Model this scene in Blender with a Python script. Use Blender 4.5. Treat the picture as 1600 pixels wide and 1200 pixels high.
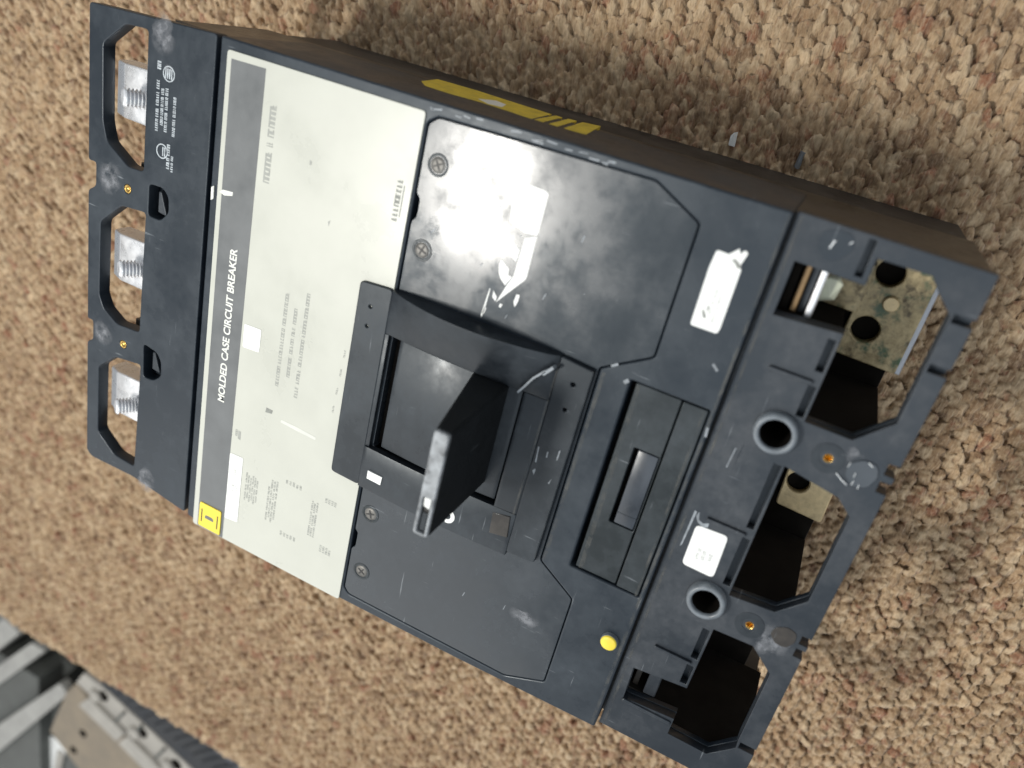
import bpy, bmesh, math, random
import numpy as np
from mathutils import Matrix, Vector

for o in list(bpy.data.objects):
    bpy.data.objects.remove(o, do_unlink=True)
sc = bpy.context.scene
col = sc.collection
MM = 0.001
HZ = 78.0            # height (mm) of the breaker face above the carpet; local z=0 is the face of the cover

# ------------------------------------------------------------------ camera
Rcv = np.array([[0.22839399, -0.88923199, -0.39636177],
                [-0.87789188, -0.36411079, 0.31101317],
                [-0.42088245, 0.27692924, -0.86381026]])
Ccv = np.array([101.135, -81.936, 176.761])
FPX = 1253.57
cam = bpy.data.cameras.new('camera')
camo = bpy.data.objects.new('camera', cam)
col.objects.link(camo)
rot = Matrix((Rcv.T @ np.diag([1, -1, -1])).tolist()).to_4x4()
camo.matrix_world = Matrix.Translation(Vector(((Ccv[0]) * MM, Ccv[1] * MM, (Ccv[2] + HZ) * MM))) @ rot
cam.sensor_fit = 'HORIZONTAL'
cam.sensor_width = 36.0
cam.lens = FPX / 1600 * 36
cam.clip_start = 0.005
cam.clip_end = 50
cam.dof.use_dof = True
cam.dof.focus_distance = 0.235
cam.dof.aperture_fstop = 9.0
sc.camera = camo

# ------------------------------------------------------------------ world and lamps
w = bpy.data.worlds.new('World')
sc.world = w
w.use_nodes = True
bg = w.node_tree.nodes['Background']
bg.inputs[0].default_value = (0.90, 0.955, 1.0, 1)
bg.inputs[1].default_value = 0.50

def area(name, loc, target, sx, sy, power, colr):
    l = bpy.data.lights.new(name, 'AREA')
    l.shape = 'RECTANGLE'; l.size = sx; l.size_y = sy; l.energy = power; l.color = colr
    o = bpy.data.objects.new(name, l); col.objects.link(o)
    o.location = loc
    zc = (Vector(loc) - Vector(target)).normalized(); xc = (Vector((1, .18, 0)) - zc * zc.dot(Vector((1, .18, 0)))).normalized()
    o.rotation_euler = Matrix((xc, zc.cross(xc), zc)).transposed().to_euler()
    return o
area('work_lamp', (-0.068, 0.222, 0.078 + 0.541), (0.055, -0.008, 0.078), 0.105, 0.062, 2.6, (1.0, 0.965, 0.90))
area('side_fill', (-1.0, 0.50, 0.62), (-0.15, 0.1, 0.0), 1.1, 1.1, 4.5, (1.0, 0.965, 0.91))  # added soft light, brightens the carpet towards the lower left
area('ceiling_lamp', (-0.42, -0.44, 1.9), (0.05, -0.11, 0.078), 0.9, 0.9, 5.5, (0.86, 0.93, 1.0))

sc.view_settings.view_transform = 'Standard'
sc.view_settings.look = 'None'
sc.view_settings.gamma = 1
sc.view_settings.use_curve_mapping = False
sc.view_settings.exposure = 0.16
sc.render.resolution_x = 1024
sc.render.resolution_y = 768

# ------------------------------------------------------------------ helpers
def P(u, v, z=0.0):
    """a pixel of the photograph on the horizontal plane z (mm, breaker frame) -> x, y in mm"""
    d = Rcv.T @ np.array([(u - 800) / FPX, (v - 600) / FPX, 1.0])
    k = (z - Ccv[2]) / d[2]
    p = Ccv + k * d
    return (float(p[0]), float(p[1]))
def PL(lst, z=0.0):
    return [P(u, v, z) for u, v in lst]

def put(name, me, mat, parent=None, smooth=False):
    o = bpy.data.objects.new(name, me)
    col.objects.link(o)
    if mat: me.materials.clear(); me.materials.append(mat)
    if parent: o.parent = parent
    if smooth:
        me.polygons.foreach_set('use_smooth', [True] * len(me.polygons)); me.update()
    return o

def area2(p):
    return sum(p[i][0] * p[(i + 1) % len(p)][1] - p[(i + 1) % len(p)][0] * p[i][1] for i in range(len(p)))

def rounded(pts, r, n=4):
    out = []
    N = len(pts)
    for i in range(N):
        a = Vector(pts[i - 1]); b = Vector(pts[i]); c = Vector(pts[(i + 1) % N])
        d1 = (a - b); d2 = (c - b)
        rr = min(r, d1.length * .45, d2.length * .45)
        p1 = b + d1.normalized() * rr; p2 = b + d2.normalized() * rr
        for k in range(n + 1):
            t = k / n
            q = p1 * (1 - t) ** 2 + b * 2 * t * (1 - t) + p2 * t * t
            out.append((q.x, q.y))
    return out
def rect(x0, x1, y0, y1):
    return [(min(x0, x1), min(y0, y1)), (max(x0, x1), min(y0, y1)), (max(x0, x1), max(y0, y1)), (min(x0, x1), max(y0, y1))]
def circ(cx, cy, r, n=28):
    return [(cx + r * math.cos(2 * math.pi * i / n), cy + r * math.sin(2 * math.pi * i / n)) for i in range(n)]

def plate(name, outer, holes, z0, z1, mat, parent, bev=0.2, extra=None):
    """a flat plate (mm) with holes and rounded rims between heights z0 and z1"""
    cu = bpy.data.curves.new(name, 'CURVE')
    cu.dimensions = '2D'; cu.fill_mode = 'BOTH'
    th = abs(z1 - z0)
    bev = min(bev, th * 0.4)
    for k, poly in enumerate([outer] + list(holes) + list(extra or [])):
        sp = cu.splines.new('POLY')
        a = area2(poly)
        ishole = 1 <= k <= len(holes)
        if (a < 0) != ishole: poly = list(reversed(poly))
        sp.points.add(len(poly) - 1)
        sp.points.foreach_set('co', [c for (x, y) in poly for c in (x * MM, y * MM, 0, 1)])
        sp.use_cyclic_u = True
    cu.extrude = (th / 2 - bev) * MM
    cu.bevel_depth = bev * MM
    cu.bevel_resolution = 2
    cu.offset = -bev * MM
    ob = bpy.data.objects.new(name + '_tmp', cu)
    col.objects.link(ob)
    me = bpy.data.meshes.new_from_object(ob)
    bpy.data.objects.remove(ob, do_unlink=True)
    bpy.data.curves.remove(cu)
    me.transform(Matrix.Translation((0, 0, ((z0 + z1) / 2 + HZ) * MM)))
    me.name = name
    return put(name, me, mat, parent)

def sheet(name, polys, z, mat, parent, th=0.06):
    """thin sheet(s) with real thickness (mm): ink, stickers, smears"""
    bm = bmesh.new()
    for p in polys:
        if area2(p) < 0: p = list(reversed(p))
        vs = [bm.verts.new((x * MM, y * MM, (z + th + HZ) * MM)) for x, y in p]
        lo = [bm.verts.new((x * MM, y * MM, (z + HZ) * MM)) for x, y in p]
        try:
            bm.faces.new(vs)
        except ValueError:
            continue
        for i in range(len(p)):
            j = (i + 1) % len(p)
            bm.faces.new((lo[i], lo[j], vs[j], vs[i]))
    me = bpy.data.meshes.new(name); bm.to_mesh(me); bm.free()
    return put(name, me, mat, parent)

def box(name, x0, x1, y0, y1, z0, z1, mat, parent, bev=0.3):
    bm = bmesh.new()
    bmesh.ops.create_cube(bm, size=1)
    for v in bm.verts:
        v.co = Vector((((x0 + x1) / 2 + v.co.x * abs(x1 - x0)) * MM, ((y0 + y1) / 2 + v.co.y * abs(y1 - y0)) * MM,
                       ((z0 + z1) / 2 + v.co.z * abs(z1 - z0) + HZ) * MM))
    if bev: bmesh.ops.bevel(bm, geom=bm.edges[:], offset=bev * MM, segments=2, affect='EDGES', profile=0.5)
    me = bpy.data.meshes.new(name); bm.to_mesh(me); bm.free()
    return put(name, me, mat, parent)

def lathe(name, cx, cy, prof, mat, parent, n=36, smooth=True):
    """profile [(r, z)...] turned round a vertical axis"""
    bm = bmesh.new(); rings = []
    for r, z in prof:
        if r < 1e-6: rings.append([bm.verts.new((cx * MM, cy * MM, (z + HZ) * MM))])
        else: rings.append([bm.verts.new(((cx + r * math.cos(2 * math.pi * i / n)) * MM, (cy + r * math.sin(2 * math.pi * i / n)) * MM, (z + HZ) * MM)) for i in range(n)])
    for a, b in zip(rings, rings[1:]):
        for i in range(n):
            j = (i + 1) % n
            f = [a[i % len(a)], a[j % len(a)], b[j % len(b)], b[i % len(b)]]
            f = list(dict.fromkeys(f))
            if len(f) > 2: bm.faces.new(f)
    bmesh.ops.recalc_face_normals(bm, faces=bm.faces[:])
    me = bpy.data.meshes.new(name); bm.to_mesh(me); bm.free()
    o = put(name, me, mat, parent, smooth)
    return o

def hull(name, pts, mat, parent, bev=0.5):
    bm = bmesh.new()
    for p in pts: bm.verts.new((p[0] * MM, p[1] * MM, (p[2] + HZ) * MM))
    bmesh.ops.convex_hull(bm, input=bm.verts[:])
    bmesh.ops.dissolve_limit(bm, angle_limit=0.02, verts=bm.verts[:], edges=bm.edges[:])
    if bev: bmesh.ops.bevel(bm, geom=bm.edges[:], offset=bev * MM, segments=2, affect='EDGES', profile=0.5)
    me = bpy.data.meshes.new(name); bm.to_mesh(me); bm.free()
    return put(name, me, mat, parent)

# ------------------------------------------------------------------ materials
def mat_new(name):
    m = bpy.data.materials.new(name); m.use_nodes = True
    nt = m.node_tree
    return m, nt, nt.nodes['Principled BSDF'], nt.nodes.new('ShaderNodeTexCoord').outputs['Object']
def noise(nt, vec, scale, detail=4, rough=.55, mapping=None, rotz=0.0):
    if mapping:
        mp = nt.nodes.new('ShaderNodeMapping'); mp.inputs['Scale'].default_value = mapping
        mp.inputs['Rotation'].default_value = (0, 0, rotz)
        nt.links.new(vec, mp.inputs[0]); vec = mp.outputs[0]
    n = nt.nodes.new('ShaderNodeTexNoise')
    n.inputs['Scale'].default_value = scale; n.inputs['Detail'].default_value = detail; n.inputs['Roughness'].default_value = rough
    nt.links.new(vec, n.inputs['Vector'])
    return n.outputs['Fac']
def ramp(nt, fac, a, b, lo=0.0, hi=1.0):
    r = nt.nodes.new('ShaderNodeMapRange')
    r.inputs['From Min'].default_value = a; r.inputs['From Max'].default_value = b
    r.inputs['To Min'].default_value = lo; r.inputs['To Max'].default_value = hi
    nt.links.new(fac, r.inputs['Value'])
    return r.outputs['Result']
def mix(nt, fac, a, b):
    m = nt.nodes.new('ShaderNodeMix'); m.data_type = 'RGBA'
    for sock, v in ((m.inputs['Factor'], fac), (m.inputs['A'], a), (m.inputs['B'], b)):
        if isinstance(v, (tuple, float, int)): sock.default_value = v if not isinstance(v, tuple) else (v + (1,) if len(v) == 3 else v)
        else: nt.links.new(v, sock)
    return m.outputs['Result']
def mathn(nt, op, a, b):
    m = nt.nodes.new('ShaderNodeMath'); m.operation = op
    for s, v in zip(m.inputs, (a, b)):
        if isinstance(v, (int, float)): s.default_value = v
        else: nt.links.new(v, s)
    return m.outputs[0]
def bump(nt, bs, pairs):
    prev = None
    for h, st, dist in pairs:
        b = nt.nodes.new('ShaderNodeBump'); b.inputs['Strength'].default_value = st; b.inputs['Distance'].default_value = dist
        nt.links.new(h, b.inputs['Height'])
        if prev: nt.links.new(prev, b.inputs['Normal'])
        prev = b.outputs[0]
    nt.links.new(prev, bs.inputs['Normal'])

def plastic(name, c, rough=.3, dust=.35, wave=.35, scr=1.0, dustc=(.12, .14, .16), coat=.15, coatr=.16):
    m, nt, bs, tc = mat_new(name)
    d = noise(nt, tc, 45, 6, .65)
    d2 = noise(nt, tc, 420, 4, .6)
    df = mathn(nt, 'MULTIPLY', ramp(nt, d, .42, .75, 0, dust), ramp(nt, d2, .3, .75, .3, 1.0))
    colr = mix(nt, df, c, dustc)
    s1 = noise(nt, tc, 1.0, 3, .5, (60, 1500, 60), .35)
    s2 = noise(nt, tc, 1.0, 3, .5, (1300, 70, 60), -.2)
    gate = ramp(nt, noise(nt, tc, 90, 2), .5, .62)
    sf = mathn(nt, 'MULTIPLY', mathn(nt, 'MAXIMUM', ramp(nt, s1, .705, .74), ramp(nt, s2, .70, .735)), gate)
    colr = mix(nt, mathn(nt, 'MULTIPLY', sf, .55 * scr), colr, (.24, .26, .28))
    nt.links.new(colr, bs.inputs['Base Color'])
    rr = mathn(nt, 'ADD', ramp(nt, d, .3, .75, rough - .07, rough + .2), ramp(nt, d2, .3, .7, -.03, .06))
    nt.links.new(rr, bs.inputs['Roughness'])
    bs.inputs['Specular IOR Level'].default_value = .36
    bs.inputs['Coat Weight'].default_value = coat
    bs.inputs['Specular Tint'].default_value = (.84, .93, 1.0, 1)
    nt.links.new(ramp(nt, d, .35, .75, coatr, coatr + .40), bs.inputs['Coat Roughness'])
    bump(nt, bs, [(noise(nt, tc, 70, 3), wave, .00016), (noise(nt, tc, 330, 4, .6), wave * .6, .00003), (noise(nt, tc, 1400, 3), .25, .00002)])
    return m
def paint(name, c, rough=.45, var=.12, scale=150, metal=0.0, bmp=.15, dirt=None, dirtc=(.2, .17, .13)):
    m, nt, bs, tc = mat_new(name)
    n = noise(nt, tc, scale, 5, .6)
    lo = tuple(x * (1 - var) for x in c); hi = tuple(min(1, x * (1 + var)) for x in c)
    colr = mix(nt, ramp(nt, n, .3, .7), lo, hi)
    if dirt:
        colr = mix(nt, ramp(nt, noise(nt, tc, scale * 1.7, 6, .7), dirt, dirt + .18), colr, dirtc)
    nt.links.new(colr, bs.inputs['Base Color'])
    nt.links.new(ramp(nt, n, .3, .7, max(.05, rough - .08), rough + .1), bs.inputs['Roughness'])
    bs.inputs['Metallic'].default_value = metal
    if bmp: bump(nt, bs, [(n, bmp, .0004)])
    return m

M = {}
M['case'] = plastic('case_plastic', (.0095, .0145, .0215), .40, .30, .30)
M['cover'] = plastic('cover_plastic', (.0095, .0145, .0215), .38, .30, .45)
M['access'] = plastic('access_plastic', (.009, .0145, .021), .36, .20, .9, coat=.8, coatr=.05)
M['access'].node_tree.nodes['Principled BSDF'].inputs['Specular IOR Level'].default_value = .26
M['side'] = plastic('side_plastic', (.027, .022, .018), .32, .6, .6, dustc=(.14, .115, .09))  # base colour carries the carpet's brown bounce light; brown dust over it
M['load'] = plastic('load_plastic', (.014, .018, .024), .38, .50, .40, dustc=(.15, .155, .165))
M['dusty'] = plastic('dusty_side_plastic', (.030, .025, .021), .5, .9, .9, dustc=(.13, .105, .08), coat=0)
M['surround'] = plastic('surround_plastic', (.008, .0105, .014), .40, .35, .35)
M['handle'] = plastic('handle_plastic', (.007, .0075, .008), .55, .10, .3, .4, coat=.0)
M['handle'].node_tree.nodes['Principled BSDF'].inputs['Specular IOR Level'].default_value = .2
M['worn'] = paint('worn_handle_tip', (.24, .255, .27), .55, .6, 210, 0, .4, .52, (.03, .032, .035))
M['trip'] = plastic('trip_plastic', (.008, .011, .012), .40, .40, .35)
M['ring'] = paint('ring_plastic', (.15, .17, .19), .38, .25, 300)
M['tab'] = paint('tab_plastic', (.030, .038, .050), .32, .3, 120)
M['void'] = paint('inside_shade', (.011, .0095, .008), .9, .3, 200)  # near-black colour stands in for the shade inside pockets and holes
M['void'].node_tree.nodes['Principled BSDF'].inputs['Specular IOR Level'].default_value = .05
M['label'] = paint('name_plate_face', (.500, .508, .452), .33, .03, 60, 0, .05)
M['pale_scratch'] = paint('pale_scratch', (.60, .61, .56), .4, .05)
M['band'] = paint('grey_ink', (.120, .128, .132), .38, .12, 90, 0, .05)
M['ink_pale'] = paint('pale_ink', (.70, .71, .66), .5, .1, 900)
M['ink_grey'] = paint('faded_ink', (.31, .32, .295), .5, .14, 700)
M['ink_dark'] = paint('dark_ink', (.22, .23, .21), .5, .2, 700)
M['ink_mould'] = paint('rubbed_print', (.40, .44, .47), .5, .35, 600)
M['yellow'] = paint('yellow_paint', (.80, .62, .05), .42, .10, 300)
M['tape'] = paint('worn_yellow_label', (.62, .47, .04), .5, .2, 300, 0, .2, .58, (.12, .09, .04))
M['white'] = paint('white_sticker', (.80, .81, .79), .45, .03, 200, 0, .1)
M['black'] = paint('black_ink', (.015, .015, .015), .5, .2)
def soft(name, c, rough, amt, nscale, lo, hi):
    """thin residue that thins out to nothing towards its rim and in patches"""
    m, nt, bs, tc = mat_new(name)
    g = nt.nodes.new('ShaderNodeTexCoord').outputs['Generated']
    sx = nt.nodes.new('ShaderNodeSeparateXYZ'); nt.links.new(g, sx.inputs[0])
    ax_ = mathn(nt, 'POWER', mathn(nt, 'SUBTRACT', sx.outputs[0], .5), 2.0)
    ay_ = mathn(nt, 'POWER', mathn(nt, 'SUBTRACT', sx.outputs[1], .5), 2.0)
    d = mathn(nt, 'SQRT', mathn(nt, 'ADD', ax_, ay_), 0)
    n = noise(nt, tc, nscale, 5, .65)
    a = mathn(nt, 'MULTIPLY', ramp(nt, d, .22, .47, 1, 0), ramp(nt, n, lo, hi, 0, amt)) if name != 'rubbed_edge' else ramp(nt, n, lo, hi, 0, amt)
    nt.links.new(a, bs.inputs['Alpha'])
    bs.inputs['Base Color'].default_value = c + (1,); bs.inputs['Roughness'].default_value = rough
    return m
M['smear'] = soft('dried_residue', (.20, .21, .23), .6, .85, 330, .36, .62)
M['rub'] = soft('rubbed_edge', (.13, .13, .12), .55, .6, 240, .40, .75)
M['scuff'] = paint('scuff', (.24, .265, .29), .5, .4, 500)
M['bright'] = paint('bright_scuff', (.75, .78, .80), .35, .3, 900)
M['brass'] = paint('brass', (.62, .40, .12), .28, .2, 800, 1.0)
M['gold'] = paint('pale_brass', (.64, .50, .28), .42, .25, 300, .30, .4, .60, (.34, .28, .17))
M['tin'] = paint('tin_plate', (.80, .81, .83), .30, .08, 300, .55, .2)
M['dull_tin'] = paint('dull_tin', (.42, .44, .48), .5, .2, 300, .6, .2)
M['steel'] = paint('screw_steel', (.16, .155, .145), .5, .35, 500, .6)
M['copper'] = paint('dull_copper', (.28, .18, .09), .45, .3, 300, .7)
M['paper'] = paint('pale_flake', (.62, .64, .50), .6, .1, 400, 0, .4)
# corroded terminal: brass with green and pale crust
m, nt, bs, tc = mat_new('corroded_terminal')
n1 = noise(nt, tc, 130, 6, .7); n2 = noise(nt, tc, 190, 5, .65); n3 = noise(nt, tc, 420, 4, .6)
c = mix(nt, ramp(nt, n3, .35, .65), (.24, .185, .09), (.52, .42, .24))
c = mix(nt, ramp(nt, n1, .52, .62), c, (.065, .115, .058))
c = mix(nt, ramp(nt, n2, .55, .66), c, (.10, .075, .04))
nt.links.new(c, bs.inputs['Base Color'])
nt.links.new(ramp(nt, n1, .4, .62, .25, 0), bs.inputs['Metallic'])
nt.links.new(ramp(nt, n3, .3, .7, .35, .6), bs.inputs['Roughness'])
bump(nt, bs, [(n3, .6, .0006)])
M['corroded'] = m

# ------------------------------------------------------------------ setting: carpet, its board, the floor below
EDGE = -305.0
def tag(o, label=None, cat=None, group=None, kind=None):
    if label: o['label'] = label
    if cat: o['category'] = cat
    if group: o['group'] = group
    if kind: o['kind'] = kind
    return o
M['backing'] = paint('carpet_backing', (.16, .105, .062), .95, .3, 500)
M['floor'] = paint('floor', (.16, .165, .16), .7, .3, 20)
tag(box('carpet', EDGE, 520, -520, 700, -HZ - 30, -HZ - 6.5, M['backing'], None, 2.0), kind='structure')
fl = box('floor', -1500, 700, -900, 1500, -HZ - 125, -HZ - 115, M['floor'], None, 0)
tag(fl, kind='structure')

# pile: a fine displaced surface of leaning, overlapping loops in rows
rng = np.random.default_rng(5)
def vnoise(x, y, s, seed):
    r = np.random.default_rng(seed); g = r.random((256, 256))
    u = x / s % 255; v = y / s % 255; i = u.astype(int); j = v.astype(int); fu = u - i; fv = v - j
    fu = fu * fu * (3 - 2 * fu); fv = fv * fv * (3 - 2 * fv)
    return (g[i, j] * (1 - fu) * (1 - fv) + g[(i + 1) % 256, j] * fu * (1 - fv) + g[i, (j + 1) % 256] * (1 - fu) * fv + g[(i + 1) % 256, (j + 1) % 256] * fu * fv)
RES = 0.56
ax = np.arange(EDGE + .4, 262, RES); ay = np.arange(-300, 450, RES)
X, Y = np.meshgrid(ax, ay, indexing='ij')
SX, SY = 4.8, 3.25                                  # loop spacing across and along the rows
X0, Y0 = EDGE - 20, -310
ni, nj = int(660 / SX), int(830 / SY)
LI, LJ = np.meshgrid(np.arange(ni), np.arange(nj), indexing='ij')
LX = X0 + (LI + .5 * (LJ % 2)) * SX + rng.normal(0, .34, LI.shape)
LY = Y0 + LJ * SY + rng.normal(0, .26, LI.shape)
LH = 3.7 + rng.normal(0, .45, LI.shape) + (vnoise(LX, LY, 25, 31) - .5) * .7
LR = rng.normal(0, .28, LI.shape)                   # turn of each loop
pal = np.array([(.66, .51, .36), (.51, .36, .232), (.375, .245, .148), (.20, .112, .062), (.31, .120, .070)])
pr = np.array([.26, .34, .23, .10, .07])
pick = rng.random(LI.shape) * .75 + vnoise(LX, LY, 13, 8) * .25
lidx = np.searchsorted(np.quantile(pick, np.cumsum(pr)[:-1]), pick)
LC = pal[lidx] * (1 + rng.normal(0, .07, LI.shape + (1,)))
wx = X + (vnoise(X, Y, 1.8, 21) - .5) * 1.7; wy = Y + (vnoise(X, Y, 1.8, 22) - .5) * 1.7
Hh = np.full(X.shape, -1.0); Cc = np.zeros(X.shape + (3,)); Wt = np.zeros(X.shape)
jb = np.floor((wy - Y0) / SY + .5).astype(int)
for dj in (-1, 0, 1):
    j = np.clip(jb + dj, 0, nj - 1)
    ib = np.floor((wx - X0) / SX - .5 * (j % 2) + .5).astype(int)
    for di in (-1, 0, 1):
        i = np.clip(ib + di, 0, ni - 1)
        ddx = wx - LX[i, j]; ddy = wy - LY[i, j]; t_ = LR[i, j]
        ex = ddx * np.cos(t_) + ddy * np.sin(t_); ey = -ddx * np.sin(t_) + ddy * np.cos(t_)
        d2 = (ex / 3.05) ** 2 + (ey / 2.0) ** 2
        hh = LH[i, j] * np.sqrt(np.clip(1 - d2, 0, 1)) - (d2 > 1) * (d2 - 1) * .8
        wgt = np.exp(4.0 * hh)
        Cc += LC[i, j] * wgt[..., None]; Wt += wgt
        Hh = np.maximum(Hh, hh)
Cc /= Wt[..., None]
# heathered yarn: colours drift within and across the loops
p2 = vnoise(X, Y, 1.9, 51) * .5 + vnoise(X, Y, .9, 52) * .5
th2 = np.quantile(p2[::7, ::7], np.cumsum(pr)[:-1])
C2 = pal[np.searchsorted(th2, p2)]
mixw = np.clip((vnoise(X, Y, 3.1, 53) - .28) * 2.0, 0.1, .75)[..., None]
Cc = Cc * (1 - mixw) + C2 * mixw
# yarn twist and fibre relief
tw = vnoise(X * .50 + Y * .95, Y * .95 - X * .35, .85, 41) - .5
Hh = Hh + tw * 1.15 + (vnoise(X, Y, .8, 42) - .5) * 1.05
Cc *= (1 + .34 * (vnoise(X, Y, .9, 43) - .5) + .20 * tw)[..., None]
edge = np.clip((X - EDGE) / 5.0, 0, 1)
Hh = Hh * (.45 + .55 * edge)
PX = X + .62 * np.clip(Hh, 0, 9) + (vnoise(X, Y, 1.3, 44) - .5) * .5
PX = np.where(X - EDGE < 6, X + (vnoise(X, Y, 4, 45) - .5) * 3.0 * (1 - edge), PX)
PY = Y + (vnoise(X, Y, 1.3, 46) - .5) * .5
PZ = -4.3 + Hh
nx_, ny_ = X.shape
V = np.stack([PX, PY, PZ], -1).reshape(-1, 3) * MM
ii = np.arange(nx_ * ny_).reshape(nx_, ny_)
Q = np.stack([ii[:-1, :-1], ii[1:, :-1], ii[1:, 1:], ii[:-1, 1:]], -1).reshape(-1, 4)
mx = X[:-1, :-1].ravel(); my = Y[:-1, :-1].ravel()
cz = np.stack([mx - Ccv[0], my - Ccv[1], np.full(mx.size, -HZ - Ccv[2])], 1) @ Rcv.T
uu = cz[:, 0] / cz[:, 2] * FPX + 800; vv = cz[:, 1] / cz[:, 2] * FPX + 600
keep = ~((mx > -66) & (mx < 66) & (my > -100) & (my < 86)) & (cz[:, 2] > 0) & (uu > -420) & (uu < 2000) & (vv > -380) & (vv < 1650)
Q = Q[keep]
used = np.zeros(len(V), bool); used[Q.ravel()] = True
remap = np.cumsum(used) - 1
V = V[used]; Q = remap[Q]; tcol = Cc.reshape(-1, 3)[used]
me = bpy.data.meshes.new('carpet_pile')
me.vertices.add(len(V)); me.vertices.foreach_set('co', V.ravel())
me.loops.add(Q.size); me.loops.foreach_set('vertex_index', Q.ravel().astype(np.int32))
me.polygons.add(len(Q)); me.polygons.foreach_set('loop_start', (np.arange(len(Q)) * 4).astype(np.int32))
me.polygons.foreach_set('use_smooth', np.ones(len(Q), bool))
me.update(); me.validate()
tcol = tcol * np.array([.735, .715, .64])
att = me.attributes.new('tint', 'FLOAT_COLOR', 'POINT')
att.data.foreach_set('color', np.concatenate([tcol, np.ones((len(tcol), 1))], 1).astype(np.float32).ravel())
m, nt, bs, tc = mat_new('carpet_yarn')
at = nt.nodes.new('ShaderNodeAttribute'); at.attribute_name = 'tint'
nn = noise(nt, tc, 900, 4, .65)
n2 = noise(nt, tc, 300, 3, .6)
c = mix(nt, ramp(nt, nn, .3, .7, 0, .25), at.outputs['Color'], (.70, .53, .36))
c = mix(nt, ramp(nt, n2, .58, .75, 0, .30), c, (.26, .15, .09))
nt.links.new(c, bs.inputs['Base Color'])
bs.inputs['Roughness'].default_value = .95
bs.inputs['Specular IOR Level'].default_value = .15
bs.inputs['Sheen Weight'].default_value = .15
fib = noise(nt, tc, 1.0, 3, .6, (330, 1700, 500), .32)
c = mix(nt, ramp(nt, fib, .50, .72, 0, .40), c, (.70, .54, .38))
c = mix(nt, ramp(nt, fib, .46, .28, 0, .45), c, (.15, .085, .048))
nt.links.new(c, bs.inputs['Base Color'])
bump(nt, bs, [(noise(nt, tc, 2200, 3, .7), .4, .0003), (fib, .9, .0007)])
pile = put('carpet_pile', me, m)
tag(pile, 'tan, brown and rust flecked carpet pile under the breaker', 'carpet', kind='stuff')

# ------------------------------------------------------------------ the circuit breaker
root = bpy.data.objects.new('circuit_breaker', None); col.objects.link(root)
tag(root, 'large black molded case circuit breaker lying on the carpet', 'circuit breaker')

# case: body with pockets open to the load end and partitions at the line end
body = [(75.2, -115), (75.2, 97), (33, 97), (33, 107.5), (21.5, 107.5), (21.5, 97), (-18.2, 97), (-18.2, 107.5), (-29, 107.5), (-29, 97),
        (-73, 97), (-75.4, 90), (-75.4, -115), (-68.2, -115), (-68.2, -93.4), (-63.2, -93.4), (-63.2, -79), (-51.2, -79), (-51.2, -93.4), (-29, -93.4), (-29, -109.8),
        (-18, -109.8), (-18, -93.4), (20.6, -93.4), (20.6, -109.8), (32.6, -109.8), (32.6, -93.4), (53.6, -93.4), (53.6, -78.6), (66, -78.6), (66, -93.4), (71.6, -93.4), (71.6, -115)]
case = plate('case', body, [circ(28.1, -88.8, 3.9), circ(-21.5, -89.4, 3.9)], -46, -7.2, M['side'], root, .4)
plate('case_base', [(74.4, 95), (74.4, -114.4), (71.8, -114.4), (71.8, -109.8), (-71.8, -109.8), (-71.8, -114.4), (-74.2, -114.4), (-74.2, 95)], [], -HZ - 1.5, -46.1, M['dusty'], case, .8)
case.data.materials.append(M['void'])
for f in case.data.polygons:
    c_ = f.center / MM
    if abs(f.normal.z) < .7 and abs(c_.x) < 72 and c_.y < -78: f.material_index = 1  # inner pocket walls coloured dark to paint their shade
box('case_floor', -74.6, 74.6, -109.6, -70, -48.5, -46.05, M['void'], case, 0)  # dark sheet over the base, paints the shade at the pocket bottoms
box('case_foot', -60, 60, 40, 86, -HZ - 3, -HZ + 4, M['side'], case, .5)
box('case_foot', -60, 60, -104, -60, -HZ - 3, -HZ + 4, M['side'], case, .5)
# side seam rib
#box('side_rib', 75.1, 75.9, -113, 95, -47.5, -45.5, M['side'], case, .3)

# line end plate
L_outer = [(76, 75.9), (74.2, 120.3), (30.6, 120.3), (30.8, 117.3), (23.6, 117.3), (21.5, 120.3), (-21.1, 120.3), (-20.8, 117.9), (-27.7, 117.9), (-29.2, 120.3),
           (-71.4, 120.3), (-73.2, 118), (-72.8, 98.7), (-76.2, 75.9)]
def octo(xa, xb, ya, yb, cx, cy):
    return [(xa, ya), (xa, yb - cy), (xa - cx, yb), (xb + cx, yb), (xb, yb - cy), (xb, ya)]
h1 = [(71.8, 99), (71.4, 107), (64.8, 114.9), (43.5, 114.6), (38, 113), (33, 105), (33.2, 99)]
h2 = [(21.4, 97.6), (20.6, 107), (13.3, 115.1), (-11, 115.3), (-15.1, 113.3), (-18.4, 107.8), (-17.8, 98.4)]
h3 = [(-28.9, 97.4), (-30.4, 108.2), (-36.5, 115.1), (-61.5, 115.2), (-67.8, 107.5), (-68.4, 98.6)]
key1 = rounded([(30.4, 96.6), (30.6, 91.5), (28.5, 89.4), (24, 89.1), (20.8, 92), (20.9, 96.6)], 1.2)
key2 = rounded([(-21, 96.4), (-22, 91), (-24.5, 89.2), (-29.6, 88.9), (-32.4, 92), (-32.6, 96)], 1.2)
lep = plate('line_end_plate', rounded(L_outer, .9, 2), [rounded(h1, 1.2, 3), rounded(h2, 1.2, 3), rounded(h3, 1.2, 3), key1, key2, circ(26.4, 104.8, 1.35), circ(-24.5, 104.9, 1.35)],
            -4.2, 0, M['case'], root, .3)
plate('line_end_block', [(75, 75.8), (74.2, 98), (33, 97.8), (-73, 97), (-75.6, 75.8)], [], -7.4, -4.4, M['case'], root, .2)
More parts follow.
